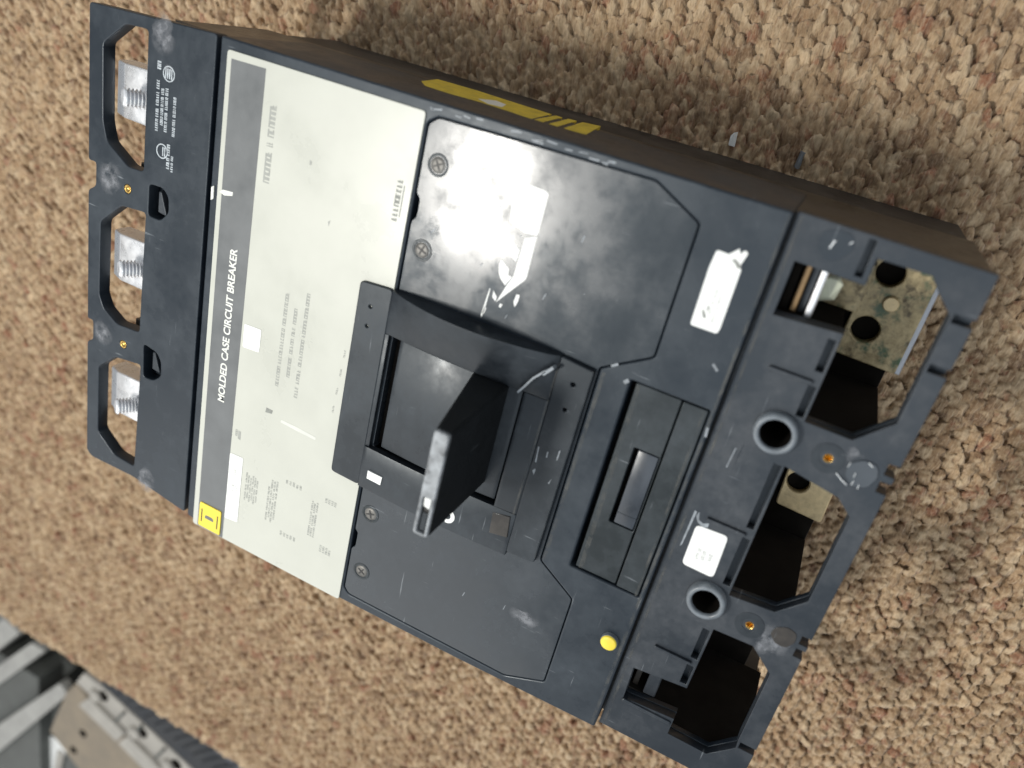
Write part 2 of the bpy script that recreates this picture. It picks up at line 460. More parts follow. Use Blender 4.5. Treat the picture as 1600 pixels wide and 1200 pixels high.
for cx, cy in ((26.4, 104.8), (-24.5, 104.9)):
    lathe('brass_insert', cx, cy, [(0, -.55), (.75, -.55), (.8, -.05), (1.25, -.02), (1.3, -.3), (1.3, -6)], M['brass'], root, 24)
for cx, cy in ((25.2, 93.0), (-26.6, 92.6)):
    hull('latch_tab', [(cx + 4.2, cy + 1, -3.6), (cx + 4.2, cy - .2, -3.6), (cx - 3.6, cy + 1.3, -3.6), (cx - 4, cy - 2.6, -3.6), (cx + 3.6, cy + .8, -.9), (cx + 3.8, cy - .1, -.9), (cx - 2.5, cy + 1.1, -1.2), (cx - 3, cy - 2.2, -1.2)], M['load'], root, .25)

# line lugs (tin plated, with a clamping stud)
def line_lug(cx, first):
    bl = hull('line_lug', [(cx - 8, 98, -6), (cx + 8, 98, -6), (cx - 7.7, 113.2, -6), (cx + 7.7, 113.2, -6), (cx - 8, 98, -14), (cx + 8, 98, -14), (cx - 7.7, 118.2, -8), (cx + 7.7, 118.2, -8), (cx - 7.7, 118.2, -14), (cx + 7.7, 118.2, -14)], M['tin'], root, .5)
    prof = [(0, 9.0), (2.1, 9.0), (2.6, 8.6)]
    for k in range(7):
        prof += [(2.75, 8.2 - k * 1.0), (2.0, 7.7 - k * 1.0)]
    prof += [(2.6, 1.0), (3.3, .9), (3.3, -1.5)]
    o = lathe('lug_screw', 0, 0, [(r, z - HZ) for r, z in prof], M['tin'], bl, 28, False)
    o.data.transform(Matrix.Translation((cx * MM, 101.6 * MM, (HZ - 6.5) * MM)) @ Matrix.Rotation(math.radians(-33), 4, 'X'))
for k, cx in enumerate((52.2, 1.0, -47.8)): line_lug(cx, k == 0)

# cover
acc = [(70.6, 11.4), (53.6, 11.4), (52.6, 10.2), (48, 10.2), (46.6, 11.4), (-50, 11.4), (-50.8, 10.3), (-56, 10.3), (-57, 11.4), (-72.6, 11.4), (-74.4, 9.5), (-74.3, -45.5), (-69.4, -57.2), (-38.6, -57.2), (-31.2, -45.6), (28, -45.6),
       (35.4, -57.2), (67.7, -57.2), (73.6, -45.5), (72.6, 9.0)]
def grow(p, d):
    n = len(p); s = 1 if area2(p) > 0 else -1; out = []
    for i in range(n):
        a = Vector(p[i - 1]); b = Vector(p[i]); c = Vector(p[(i + 1) % n])
        e1 = (b - a).normalized(); e2 = (c - b).normalized()
        n1 = Vector((e1.y, -e1.x)) * s; n2 = Vector((e2.y, -e2.x)) * s
        t = (n1 + n2); k = d / max(.3, (t.dot(n1)))
        out.append((b.x + t.x * k, b.y + t.y * k))
    return out
accpts = rounded(acc, .8, 3)
acch = [(70.75, 11.7), (-72.7, 11.7), (-74.52, 9.6), (-74.42, -45.5), (-69.45, -57.4), (-38.5, -57.4), (-31.1, -45.85), (27.9, -45.85), (35.3, -57.4), (67.75, -57.4), (73.72, -45.5), (72.72, 9.1)]
cov = [(76, 74.6), (76, -75), (-76, -75), (-77.4, -30), (-77.9, 12), (-77.9, 66), (-76.6, 74.6)]
trip_hole = rect(-28.6, 27.9, -73.6, -53.9)
cover = plate('cover', rounded(cov, .8, 3), [rounded(acch, .8, 3), rounded(trip_hole, .4, 2)], -36, 0, M['cover'], root, .55)
plate('cover_inner', [(75, 74), (75, -74), (-75, -74), (-75, 74)], [], -12, -7, M['void'], cover, .1)
# seam strip at the right end of the name plate
access = plate('access_cover', accpts, [rounded(rect(-20, 18, -30, 13 - 2.6), .5, 2)], -4, -.12, M['access'], root, .22)

def screw(cx, cy, a):
    s = lathe('screw', cx, cy, [(0, -.05), (1.2, .05), (2.0, -.12), (2.15, -.4), (2.15, -1.0)], M['steel'], access, 28)
    c, sn = math.cos(a), math.sin(a)
    for q in (0, math.pi / 2):
        cc, ss = math.cos(a + q), math.sin(a + q)
        pts = [(cx + cc * 1.35 - ss * .22, cy + ss * 1.35 + cc * .22), (cx + cc * 1.35 + ss * .22, cy + ss * 1.35 - cc * .22), (cx - cc * 1.35 + ss * .22, cy - ss * 1.35 - cc * .22), (cx - cc * 1.35 - ss * .22, cy - ss * 1.35 + cc * .22)]
        sheet('screw_slot', [pts], .0, M['black'], s, .12 + q * .004)
    plate('screw_recess', circ(cx, cy, 2.85, 28), [circ(cx, cy, 2.2, 28)], -.4, .02, M['trip'], s, .12)
for i, (cx, cy) in enumerate(((61.9, 6.9), (40.2, 6.9), (-42.4, 7.2), (-63.8, 6.6))): screw(cx, cy, .5 + i * .7)

# ------------------------------------------------------------------ name plate
NP = plate('name_plate', rounded([(73.2, 71.9), (73.2, 12.4), (-78.1, 12.4), (-78.2, 71.6)], 1.0, 4), [], .02, .42, M['label'], root, .12)
sheet('grey_band', [[(71.2, 70.4), (71.4, 59.3), (-78.0, 59.0), (-77.9, 69.6)]], .42, M['band'], NP, .03)
ZP = .45
def text_mesh(name, body, x, y, size, sx, mat, parent, z):
    cu = bpy.data.curves.new(name, 'FONT'); cu.body = body; cu.size = size * MM; cu.extrude = .015 * MM; cu.offset = .00009
    cu.space_character = 1.0
    ob = bpy.data.objects.new(name + '_tmp', cu); col.objects.link(ob)
    me = bpy.data.meshes.new_from_object(ob)
    bpy.data.objects.remove(ob, do_unlink=True); bpy.data.curves.remove(cu)
    xs_ = [v.co.x for v in me.vertices]; wd = max(xs_) - min(xs_)
    k = sx * MM / wd
    me.transform(Matrix.Translation((x * MM, y * MM, (z + HZ) * MM)) @ Matrix.Diagonal((k, 1, 1, 1)))
    return put(name, me, mat, parent)
title = text_mesh('title_text', 'MOLDED CASE CIRCUIT BREAKER', -28.2, 63.2, 3.35, 49.6, M['ink_pale'], NP, ZP + .03)

# small print that the photograph blurs: broken strokes, word by word
def print_line(strokes, x0, x1, y, hgt, words, rnd, heavy=1.0):
    tot = sum(words) + len(words) * .9
    u = (x1 - x0) / tot; x = x0
    for wl in words:
        n = max(2, int(wl))
        for k in range(n):
            cw = u * wl / n
            a = x + k * cw
            t = rnd.random()
            lw = .24 * cw * heavy * 1.2
            strokes.append(rect(a + .12 * cw, a + .12 * cw + lw, y, y + hgt))
            if t < .75: strokes.append(rect(a + .12 * cw + lw * 1.02, a + .78 * cw, y + hgt * .80, y + hgt))
            if t > .3: strokes.append(rect(a + .12 * cw + lw * 1.02, a + .78 * cw, y, y + hgt * .2))
            if t > .55: strokes.append(rect(a + .12 * cw + lw * 1.02, a + .7 * cw, y + hgt * .42, y + hgt * .58))
            if t < .5: strokes.append(rect(a + .79 * cw, a + .79 * cw + lw, y, y + hgt))
        x += u * (wl + .9)
rnd = random.Random(4)
def pr_block(name, lines, mat, heavy=1.0, z=ZP):
    st = []
    for (x0, x1, y, hgt, words) in lines: print_line(st, x0, x1, y, hgt, words, rnd, heavy)
    return sheet(name, st, z - .02, mat, NP, .03)
pr_block('printed_line', [(42.7, 64.6, 54.9, 2.0, (7, 1, 7))], M['ink_grey'], 1.1)
pr_block('printed_line', [(45, 57, 15.2, 1.5, (9,))], M['ink_dark'], 1.3)
sheet('underline', [rect(46.5, 54.5, 14.45, 14.75)], ZP - .02, M['ink_dark'], NP, .03)
pr_block('printed_line', [(-14.7, 16, 44.3, 1.15, (7, 12, 11))], M['ink_grey'])
pr_block('printed_line', [(-10.4, 12.2, 40.9, 1.1, (7, 5, 3, 5))], M['ink_grey'])
pr_block('printed_line', [(-15.8, 18, 37.4, 1.15, (4, 5, 9, 14))], M['ink_grey'])
pr_block('printed_block', [(-59 + (i % 2), -48 - (i % 3) * .6, 51.6 - i * .85, .55, (5, 4, 6)) for i in range(6)], M['ink_grey'])
pr_block('printed_block', [(-62.5 + (i % 2) * 1.5, -46 - (i == 0) * 3, 42.8 - i * .95, .6, (6, 5, 4, 6)) for i in range(4)], M['ink_grey'])
pr_block('printed_block', [(-60.2, -46.2 - (i % 2), 26.6 - i * .9, .6, (5, 6, 5)) for i in range(3)], M['ink_grey'])
for nm, x0, x1, y0, n in (('printed_column', -45.6, -43.6, 36.6, 5), ('printed_column', -65.2, -63.2, 36.4, 5), ('printed_column', -45.6, -43.2, 22, 4), ('printed_column', -64, -60.8, 21.4, 4)):
    pr_block(nm, [(x0, x1, y0 - i * (6.4 / n if n > 4 else 1.1), .7, (3,)) for i in range(n)], M['ink_grey'])
pr_block('printed_column', [(-37.5, -34.5, 57.0, .8, (3,))], M['ink_grey'])
pr_block('printed_column', [(-15 + 6 * i, -12 + 6 * i, 24.6 - .3 * i, .55, (4,)) for i in range(4)], M['ink_grey'], .6)
# scuffs on the plate
sheet('scuff_mark', [PL([(418, 636), (428, 641), (426, 646), (416, 643)])], ZP - .02, M['ink_dark'], NP, .03)
sheet('scuff_mark', [PL([(441, 655), (468, 668), (495, 683), (494, 687), (466, 673), (440, 659)])], ZP - .02, M['pale_scratch'], NP, .025)
sheet('scuff_mark', [PL([(374, 672), (378, 674), (377, 687), (373, 684)])], ZP - .02, M['ink_grey'], NP, .03)
for q in ([(345, 299), (350, 296), (366, 300), (365, 306), (352, 305)], [(332, 292), (336, 290), (335, 310), (331, 312)]): sheet('scuff_mark', [PL(q)], .1, M['ink_pale'], NP, .39)
for q in ([(486, 250), (489, 252), (488, 258), (485, 257)], [(514, 346), (518, 344), (515, 353)]): sheet('scuff_mark', [PL(q)], ZP - .02, M['ink_grey'], NP, .03)
# yellow emblem: a D inside a square
lg = plate('emblem', rounded([(-67.9, 68.9), (-67.9, 60.1), (-77.4, 60.0), (-77.3, 69.0)], .5, 3), [], .4, .85, M['yellow'], NP, .1)
sheet('emblem_line', [rect(-75.4, -70.2, 67.55, 68.0)], .85, M['black'], lg, .03)
sheet('emblem_line', [rect(-75.4, -70.2, 61.05, 61.5)], .85, M['black'], lg, .03)
sheet('emblem_counter', [[(-73.4, 66.4), (-73.4, 62.9), (-72.4, 62.9), (-72.0, 63.5), (-72.0, 65.8), (-72.4, 66.4)]], .85, M['band'], lg, .03)
# stickers on the plate
plate('sticker', rounded([(.5, 58.3), (.8, 52.2), (-6.5, 52.2), (-6.9, 58.2)], .5, 3), [], .43, .55, M['white'], NP, .03)
s2 = plate('sticker', rounded([(-44.4, 59.0), (-44.1, 53.9), (-68.8, 53.6), (-69.4, 58.8)], .5, 3), [], .455, .57, M['white'], NP, .03)
st = []; print_line(st, -51.5, -49, 56.0, .9, (3,), rnd, .8); print_line(st, -58, -54.5, 55.0, .8, (4,), rnd, .5); print_line(st, -58, -54.5, 56.3, .8, (4,), rnd, .5)
sheet('sticker_print', st, .56, M['ink_grey'], s2, .02)

# rubbed white approvals print on the line end
def mould_print():
    st = []
    for (x0, x1, y) in ((46, 60.5, 94.3), (48, 58.5, 92.6), (46.5, 59, 91.1), (46, 57, 88.2)):
        print_line(st, x0, x1, y, 1.0, (5, 4, 6, 4), rnd, 1.5)
    print_line(st, 62.5, 65.5, 94, 1.3, (2,), rnd, 1.5)
    print_line(st, 36.5, 44, 89.6, 1.1, (4, 4), rnd, 1.4)
    print_line(st, 36, 41, 88.3, .8, (4, 2), rnd, 1.4)
    o = sheet('approvals_print', st, -.02, M['ink_mould'], lep, .05)
    for cx, cy, r, fill in ((62.2, 91.2, 2.1, True), (41, 92.4, 2.1, False)):
        a = [(cx + r * math.cos(t * .2618), cy + r * math.sin(t * .2618)) for t in range(25)]
        qs = []
        for k in range(24):
            p, q = a[k], a[k + 1]
            qs.append([p, q, (cx + (q[0] - cx) * .84, cy + (q[1] - cy) * .84), (cx + (p[0] - cx) * .84, cy + (p[1] - cy) * .84)])
        for k in range(4 if fill else 2):
            qs.append(rect(cx - 1.3, cx + 1.3, cy - 1.2 + k * .7, cy - .8 + k * .7))
        sheet('approvals_mark', qs, -.02, M['ink_mould'], lep, .055)
mould_print()

# ------------------------------------------------------------------ handle surround (arched), barrel and handle
def arch(y):
    # height of the surround along the breaker
    if y > 12.5: return 1.3
    if y < -36: return 1.5 - (-36 - y) * .04
    t = (12.5 - y) / 48.5
    return 1.3 + 6.6 * math.sin(math.pi * t) ** .8 + .2 * t
def arch_strip(name, x0, x1, y0, y1, hfun, zlow, mat, parent, n=40, bev=.35, h2=None):
    """solid with a curved top: grid in y, two columns in x (with an opening when win is given)"""
    bm = bmesh.new()
    ys_ = [y0 + (y1 - y0) * i / n for i in range(n + 1)]
    tops = [[bm.verts.new((x * MM, y * MM, ((hfun if k == 0 or h2 is None else h2)(y) + HZ) * MM)) for k, x in enumerate((x0, x1))] for y in ys_]
    lows = [[bm.verts.new((x * MM, y * MM, (zlow + HZ) * MM)) for x in (x0, x1)] for y in ys_]
    for i in range(n):
        bm.faces.new((tops[i][0], tops[i][1], tops[i + 1][1], tops[i + 1][0]))
        bm.faces.new((lows[i][0], lows[i + 1][0], lows[i + 1][1], lows[i][1]))
        for s in (0, 1):
            f = (tops[i][s], tops[i + 1][s], lows[i + 1][s], lows[i][s])
            bm.faces.new(f if s == 0 else f[::-1])
    bm.faces.new((tops[0][1], tops[0][0], lows[0][0], lows[0][1]))
    bm.faces.new((tops[n][0], tops[n][1], lows[n][1], lows[n][0]))
    bmesh.ops.recalc_face_normals(bm, faces=bm.faces[:])
    if bev:
        ed = [e for e in bm.edges if e.calc_face_angle(0) > .9]
        bmesh.ops.bevel(bm, geom=ed, offset=bev * MM, segments=2, affect='EDGES', profile=.5)
    me = bpy.data.meshes.new(name); bm.to_mesh(me); bm.free()
    o = put(name, me, mat, parent)
    me.polygons.foreach_set('use_smooth', [True] * len(me.polygons))
    me.set_sharp_from_angle(angle=.6)
    return o
sur = bpy.data.objects.new('handle_surround', None); col.objects.link(sur); sur.parent = root
plate('flange', rounded([(27.0, 22.2), (27.8, 12.2), (-33.6, 12.2), (-33.2, 22.0)], 1.3, 4), [circ(20.9, 18.0, .45, 12), circ(15.2, 18.1, .45, 12)], .02, 1.3, M['surround'], sur, .3)
def low(y):
    t = min(1, max(0, (12.5 - y) / 48.5))
    return 1.25 + 1.5 * math.sin(math.pi * t) + .25 * t
arch_strip('arched_top', 27.8, 15.2, 12.3, -36.2, arch, -3.5, M['surround'], sur, h2=low)
plate('flange', rounded([(27.8, -36.1), (27.0, -45.2), (-31.8, -44.6), (-32.4, -36.1)], .8, 4), [circ(21.8, -40.9, .5, 12), circ(14.6, -40.7, .5, 12)], -1, 1.55, M['surround'], sur, .35)
arch_strip('marking_panel', -20.0, -33.6, 12.3, -36.2, lambda y: 1.6 + .9 * math.sin(math.pi * (12.3 - y) / 48.5), -3.5, M['surround'], sur, bev=.2)
arch_strip('window_rim', 15.2, -20.0, 12.3, 11.0, lambda y: 1.25, -3.5, M['surround'], sur, 4, .15)
arch_strip('window_rim', 15.2, -20.0, -29.6, -36.2, lambda y: low(y) - .02, -3.5, M['surround'], sur, 8, .2)
arch_strip('barrel', 14.9, -18.6, 7.6, -29.0, lambda y: low(y) - 1.0, -2.5, M['surround'], sur, 30, .25)
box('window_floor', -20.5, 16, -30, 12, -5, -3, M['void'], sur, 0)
# I and O marks
zon = arch_mark = 2.2
sheet('on_mark', [PL([(575, 735), (597, 746), (594, 758), (573, 747)], 2.2)], 1.75, M['white'], sur, .55)
ringc = P(700, 806, 2.4); qs = []
for k in range(28):
    a0, a1 = 2 * math.pi * k / 28, 2 * math.pi * (k + 1) / 28
    cx, cy = P(699, 806, 2.4)
    qs.append([(cx + 2.25 * math.cos(a0), cy + 2.25 * math.sin(a0)), (cx + 2.25 * math.cos(a1), cy + 2.25 * math.sin(a1)), (cx + 1.05 * math.cos(a1), cy + 1.05 * math.sin(a1)), (cx + 1.05 * math.cos(a0), cy + 1.05 * math.sin(a0))])
sheet('off_mark', qs, 2.0, M['white'], sur, .45)
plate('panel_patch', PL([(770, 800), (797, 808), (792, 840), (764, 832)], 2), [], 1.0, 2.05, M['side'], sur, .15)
# moulded nibs on the right flange
sheet('moulded_mark', [PL(q, 1.55) for q in ([(841, 698), (843, 698), (838, 722), (836, 722)], [(855, 706), (857, 706), (855, 715), (853, 715)], [(874, 704), (876, 704), (871, 719), (869, 719)], [(832, 735), (836, 732), (837, 734), (834, 742)], [(856, 755), (862, 748), (858, 756)])], 1.5, M['scuff'], sur, .12)

hd = hull('toggle_handle', [(15.2, -14.8, 1), (15.2, -25.2, 1), (-15, -14.8, 1), (-15, -25.2, 1), (14.5, -21.5, 33.4), (14.5, -25.7, 33.4), (-13.9, -21.5, 33.4), (-13.9, -25.7, 33.4)], M['handle'], sur, .7)
tip = plate('handle_tip', rounded([(14.3, -21.7), (14.3, -25.5), (-13.7, -25.5), (-13.7, -21.7)], .8, 3), [rounded([(-3.2, -22.6), (-3.2, -24.7), (-13.0, -24.7), (-13.0, -22.6)], .3, 2)], 33.2, 34.6, M['worn'], hd, .35)
box('tip_recess', -12.9, -3.3, -24.6, -22.7, 33.25, 33.45, M['black'], hd, 0)
hull('tip_insert', [(-3.4, -22.8, 33.4), (-3.4, -24.5, 33.4), (-6.6, -24.5, 33.4), (-6.2, -22.8, 33.4), (-3.4, -22.8, 34.2), (-3.4, -24.5, 34.2), (-6.2, -24.4, 34.0), (-5.8, -22.9, 34.0)], M['white'], hd, .1)
box('tip_insert', -12.6, -7.6, -24.4, -22.9, 33.4, 33.9, M['surround'], hd, .15)

# ------------------------------------------------------------------ trip unit
trip = plate('trip_panel', rounded(rect(-28.3, 27.6, -66.75, -55.2), .4, 2), [rounded(rect(-11.2, 11.3, -66.7 + .35, -59.7), .3, 2)], -5, -.7, M['trip'], root, .25)
plate('trip_lower_panel', rounded(rect(-28.3, 27.6, -73.3, -67.1), .4, 2), [], -5, -.25, M['trip'], root, .25)
arch_strip('trip_window', 11.0, -11.0, -60.9, -66.2, lambda y: -.9, -4, M['tab'], trip, 2, .3)
hull('trip_window_ramp', [(-11.0, -60.9, -4), (-11.0, -66.2, -4), (-7.6, -60.9, -.8), (-7.6, -66.2, -.8), (-11.0, -60.9, -2.6), (-11.0, -66.2, -2.6), (-7.6, -60.9, -4), (-7.6, -66.2, -4)], M['load'], trip, .1)

# push-to-trip button
yb = lathe('trip_button', -45.1, -70.6, [(2.35, -.5), (2.35, 1.35), (2.1, 1.5), (0, 1.5)], M['ring'], root, 32, False)
lathe('button_cap', -45.1, -70.6, [(2.25, 1.4), (2.2, 1.75), (1.9, 1.95), (0, 2.0)], M['yellow'], yb, 32)

# ------------------------------------------------------------------ load end
po1 = [(71.6, -93.6), (71.6, -104.6), (68.6, -107.2), (65.1, -110.8), (39.8, -110.9), (32.7, -104.2), (32.8, -93.6)]
po2 = [(20.7, -93.6), (18.4, -106.8), (14.9, -110.8), (-10.2, -111), (-16.9, -105.2), (-17.9, -93.9)]
po3 = [(-29.4, -93.9), (-28.9, -104.1), (-34.6, -110.6), (-58.4, -110.9), (-61.4, -111.2), (-68.1, -105.2), (-67.9, -93.9)]
po1b = [(66, -78.6), (65.6, -93.6), (71.6, -93.6)] + po1[1:-1] + [(32.8, -93.6), (54.6, -93.6), (53.6, -78.6)]
po3b = [(-52.4, -79.0), (-50.6, -93.8), (-29.4, -93.9)] + po3[1:-1] + [(-67.9, -94.0), (-62.2, -94), (-63.5, -79.4)]
Lo = [(76, -75.6), (75.6, -115.5), (65.8, -115.6), (65.8, -111.4), (64.0, -111.4), (64.0, -115.6), (54.6, -115.6), (54.6, -111.5), (52.8, -111.5), (52.8, -115.6),
      (30.6, -115.6), (30.5, -113.2), (27.8, -113.2), (27.7, -115.6), (26.0, -115.6), (25.9, -113.2), (23.3, -113.2), (23.2, -115.6),
      (-20.0, -115.7), (-20.0, -113.4), (-22.5, -113.4), (-22.5, -115.7), (-24.0, -115.7), (-24.0, -113.4), (-26.5, -113.4), (-26.5, -115.7),
      (-59.0, -116.0), (-59.0, -111.7), (-61.0, -111.7), (-61.0, -116.0), (-75.6, -116.0), (-75.8, -75.6)]
slots = [rect(67.0, 75.0, -92.3, -90.8), rect(44.8, 52.6, -92.9, -91.2), rect(33.4, 41.2, -92.9, -91.2),
         rect(2.0, 20.4, -92.9, -91.2), rect(-15.5, -1.0, -93.2, -91.4), rect(-40.6, -30.4, -93.2, -91.4), rect(-49.6, -43.2, -93.2, -91.4)]
bosses = [(28.1, -88.8), (-21.5, -89.4)]
inserts = [(26.6, -101.3), (-23.5, -101.3)]
ld = plate('load_end_plate', Lo, [po1b, po2, po3b] + slots + [circ(x, y, 4.2) for x, y in bosses] + [circ(x, y, .95, 16) for x, y in inserts], -5.2, -2.5, M['load'], root, .16)
Lo2 = [(75.9, -75.6), (75.5, -115.4), (30.6, -115.5), (30.5, -113.2), (27.8, -113.2), (27.7, -115.5), (26.0, -115.5), (25.9, -113.2), (23.3, -113.2), (23.2, -115.5),
       (-20.0, -115.6), (-20.0, -113.4), (-22.5, -113.4), (-22.5, -115.6), (-24.0, -115.6), (-24.0, -113.4), (-26.5, -113.4), (-26.5, -115.6), (-75.5, -115.9), (-75.7, -75.6)]
ledge = plate('load_end_ledge', Lo2, [grow(po1b, -.1), grow(po2, -.1), grow(po3b, -.1)] + [circ(x, y, 3.9) for x, y in bosses] + [circ(x, y, .9, 16) for x, y in inserts], -7.1, -5.3, M['case'], ld, .1)
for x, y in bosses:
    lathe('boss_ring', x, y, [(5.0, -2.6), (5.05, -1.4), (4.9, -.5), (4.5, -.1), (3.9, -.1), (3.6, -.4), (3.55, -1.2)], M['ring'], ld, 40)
    lathe('boss_bore', x, y, [(3.6, -1.0), (3.5, -7), (3.5, -30), (0, -30)], M['void'], ld, 32)  # dark sleeve added to paint the shade in the bore
for x, y in inserts:
    b = lathe('brass_insert', x, y, [(1.05, -2.42), (.85, -2.5), (.72, -2.9), (.7, -6), (0, -6)], M['brass'], ld, 24)
    plate('insert_collar', circ(x, y, 3.7, 36), [circ(x, y, 1.8, 24)], -2.6, -2.38, M['surround'], b, .06)
for x0, x1 in ((-41.6, -42.4), (.6, -.3), (42.6, 41.6)):
    box('rib', x0, x1, -92.2 + (.4 if x0 > 0 else 0), -82.0, -2.7, -1.5, M['load'], ld, .25)
def blob(cx, cy, r, rnd_, n=26, jag=.22):
    ph = [rnd_.uniform(0, 6.28) for _ in range(4)]
    return [(cx + r * (1 + jag * (math.sin(2 * t + ph[0]) * .5 + math.sin(3 * t + ph[1]) * .45 + math.sin(7 * t + ph[2]) * .3)) * math.cos(t),
             cy + r * (1 + jag * (math.sin(2 * t + ph[0]) * .5 + math.sin(3 * t + ph[1]) * .45 + math.sin(7 * t + ph[2]) * .3)) * math.sin(t)) for t in [2 * math.pi * i / n for i in range(n)]]
rb = random.Random(11)
def glue(x, y, r, z, mat, parent, jag=.22, hh=.35):
    o = sheet('glue_spot', [blob(x, y, r, rb, 30, jag)], z, mat, parent, .05)
    return o
plate('glue_dot', blob(26.1, -109.0, 3.4, rb, 30, .08), [], -2.6, -2.2, M['access'], ld, .15)
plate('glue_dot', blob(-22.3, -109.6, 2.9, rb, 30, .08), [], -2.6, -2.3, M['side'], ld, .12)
plate('glue_dot', blob(71.8, -85.0, 3.4, rb, 30, .12), [], -2.6, -2.4, M['case'], ld, .06)
glue(-24.5, -108, 4.6, -2.545, M['smear'], ld, .35)
glue(29.5, -106, 2.0, -2.52, M['smear'], ld, .45)
glue(-27.5, -106, 2.5, -2.515, M['smear'], ld, .45)
# sparkling scratches on the first glue dot
sheet('scratch', [PL([(x, y), (x + 1.3, y - .6), (x + 3.2 + d, y + 6), (x + 2.2 + d, y + 6.3)], -2) for x, y, d in ((1306, 740, 3), (1311, 746, 2), (1328, 724, -6), (1336, 740, -5), (1333, 752, -6), (1357, 724, 4), (1341, 758, -4), (1316, 752, 4))], -2.45, M['bright'], ld, .5)

# terminals in the load pockets
t1 = plate('load_terminal', rounded([(71.4, -96), (71.0, -110.6), (66, -111.2), (39.2, -111.2), (39.6, -95.4)], .8, 3), [circ(63.1, -100.3, 3.45), circ(47.8, -100.3, 3.45)], -43.5, -40, M['corroded'], root, .4)
lathe('rivet', 56, -103.3, [(2.0, -40.2), (2.0, -39.3), (1.7, -38.9), (0, -38.8)], M['gold'], t1, 24, False)
plate('terminal_strap', [(66, -111.3), (66, -112.7), (38.5, -112.7), (38.5, -111.3)], [], -46, -43, M['dull_tin'], t1, .3)
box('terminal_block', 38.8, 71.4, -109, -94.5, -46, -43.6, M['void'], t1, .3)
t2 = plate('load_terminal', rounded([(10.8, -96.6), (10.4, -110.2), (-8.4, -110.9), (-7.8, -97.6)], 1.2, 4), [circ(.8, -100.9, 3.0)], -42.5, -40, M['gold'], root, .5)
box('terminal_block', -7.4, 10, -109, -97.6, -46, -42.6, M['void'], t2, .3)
# parts seen in the square windows
box('shunt_bar', 54, 65.8, -80.6, -79.0, -22, -9, M['void'], root, .1)
box('shunt_bar', 54, 65.8, -82.6, -81.2, -20, -8.8, M['copper'], root, .3)
box('clamp_bar', 53.8, 65.9, -86.2, -84.6, -16, -8.2, M['tin'], root, .5)
box('clamp_bar', 53.8, 65.9, -84.4, -82.8, -20, -11, M['load'], root, .3)
plate('terminal_bridge', [(65.8, -86.4), (65.8, -96), (53.8, -96), (53.8, -86.4)], [], -34, -28, M['corroded'], root, .3)
zf = -13
hull('pale_flake', [P(1284, 430, zf) + (zf - 1.5,), P(1313, 434, zf) + (zf - 1,), P(1318, 446, zf) + (zf - .6,), P(1303, 471, zf) + (zf - 1.4,), P(1272, 473, zf) + (zf - 1.8,), P(1290, 434, zf) + (zf - .2,), P(1309, 439, zf) + (zf,), P(1297, 464, zf) + (zf + .3,), P(1281, 464, zf) + (zf - .5,)], M['paper'], root, .1)
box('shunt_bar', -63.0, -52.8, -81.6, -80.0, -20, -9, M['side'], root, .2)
box('clamp_bar', -63.2, -52.6, -87.2, -83.6, -20, -7.4, M['load'], root, .4)
box('window_sill', -64.6, -63.4, -93.6, -79.2, -7, -1.9, M['load'], ld, .4)

# ------------------------------------------------------------------ stickers, residues and marks on the cover
lab2 = sheet('torn_sticker', [PL([(1119, 392.5), (1123, 391), (1139, 397), (1156, 388.5), (1157, 397), (1163, 392), (1167, 392.5), (1169, 397), (1157, 415), (1158, 423), (1125.5, 513), (1122, 519), (1118, 521), (1080, 507.5), (1079, 504), (1108, 417)])], .0, M['white'], cover, .09)
sheet('sticker_smudge', [PL([(1144, 407), (1148, 404), (1155, 411), (1158, 420), (1152, 419), (1149, 412)], .1), PL([(1097, 485), (1100, 484), (1103, 495), (1101, 498), (1098, 494)], .1), PL([(1106, 478), (1108, 477), (1108, 483), (1104, 487)], .1)], .08, M['ink_dark'], lab2, .03)
st = []
print_line(st, 49.5, 56, -66, .5, (3, 2, 4), rnd, .35); print_line(st, 48, 55, -67.2, .5, (3, 4), rnd, .3)
sheet('sticker_print', st, .08, M['ink_grey'], lab2, .025)
lab3 = plate('sticker', rounded([(-2.8, -80.2), (-2.3, -88.3), (-15.1, -88.8), (-14.9, -80.4)], 1.3, 4), [], -2.5, -2.35, M['white'], ld, .04)
st = []
print_line(st, -12, -8.2, -83.6, .7, (4, 2), rnd, .35); print_line(st, -11.5, -8.5, -85.0, .8, (3, 3), rnd, .5); print_line(st, -11, -8.2, -86.6, .8, (3,), rnd, .5)
sheet('sticker_print', st, -2.36, M['ink_grey'], lab3, .025)

peel = [[(820, 289), (826, 288), (854, 299), (857, 304), (841, 366), (838, 368), (822, 365), (797, 347), (800, 305)],
        [(820, 372), (839, 370), (823, 433), (820, 438), (775, 472), (792, 445), (802, 432), (810, 405)],
        [(792, 372), (803, 380), (812, 391), (806, 409), (796, 398), (787, 382)],
        [(784, 405), (789, 412), (795, 420), (794, 430), (800, 433), (789, 446), (782, 436), (779, 425), (780, 412)],
        [(771, 454), (776, 464), (774, 471), (769, 464)], [(807, 460), (812, 461), (809, 472), (804, 480), (802, 472)], [(781, 474), (785, 476), (782, 481), (779, 479)],
        [(765, 450), (766, 452), (757, 484), (752, 496), (751, 492)], [(757, 480), (760, 481), (756, 490), (753, 489)]]
sheet('sticker_remains', [PL(p) for p in peel], -.13, M['white'], access, .1)
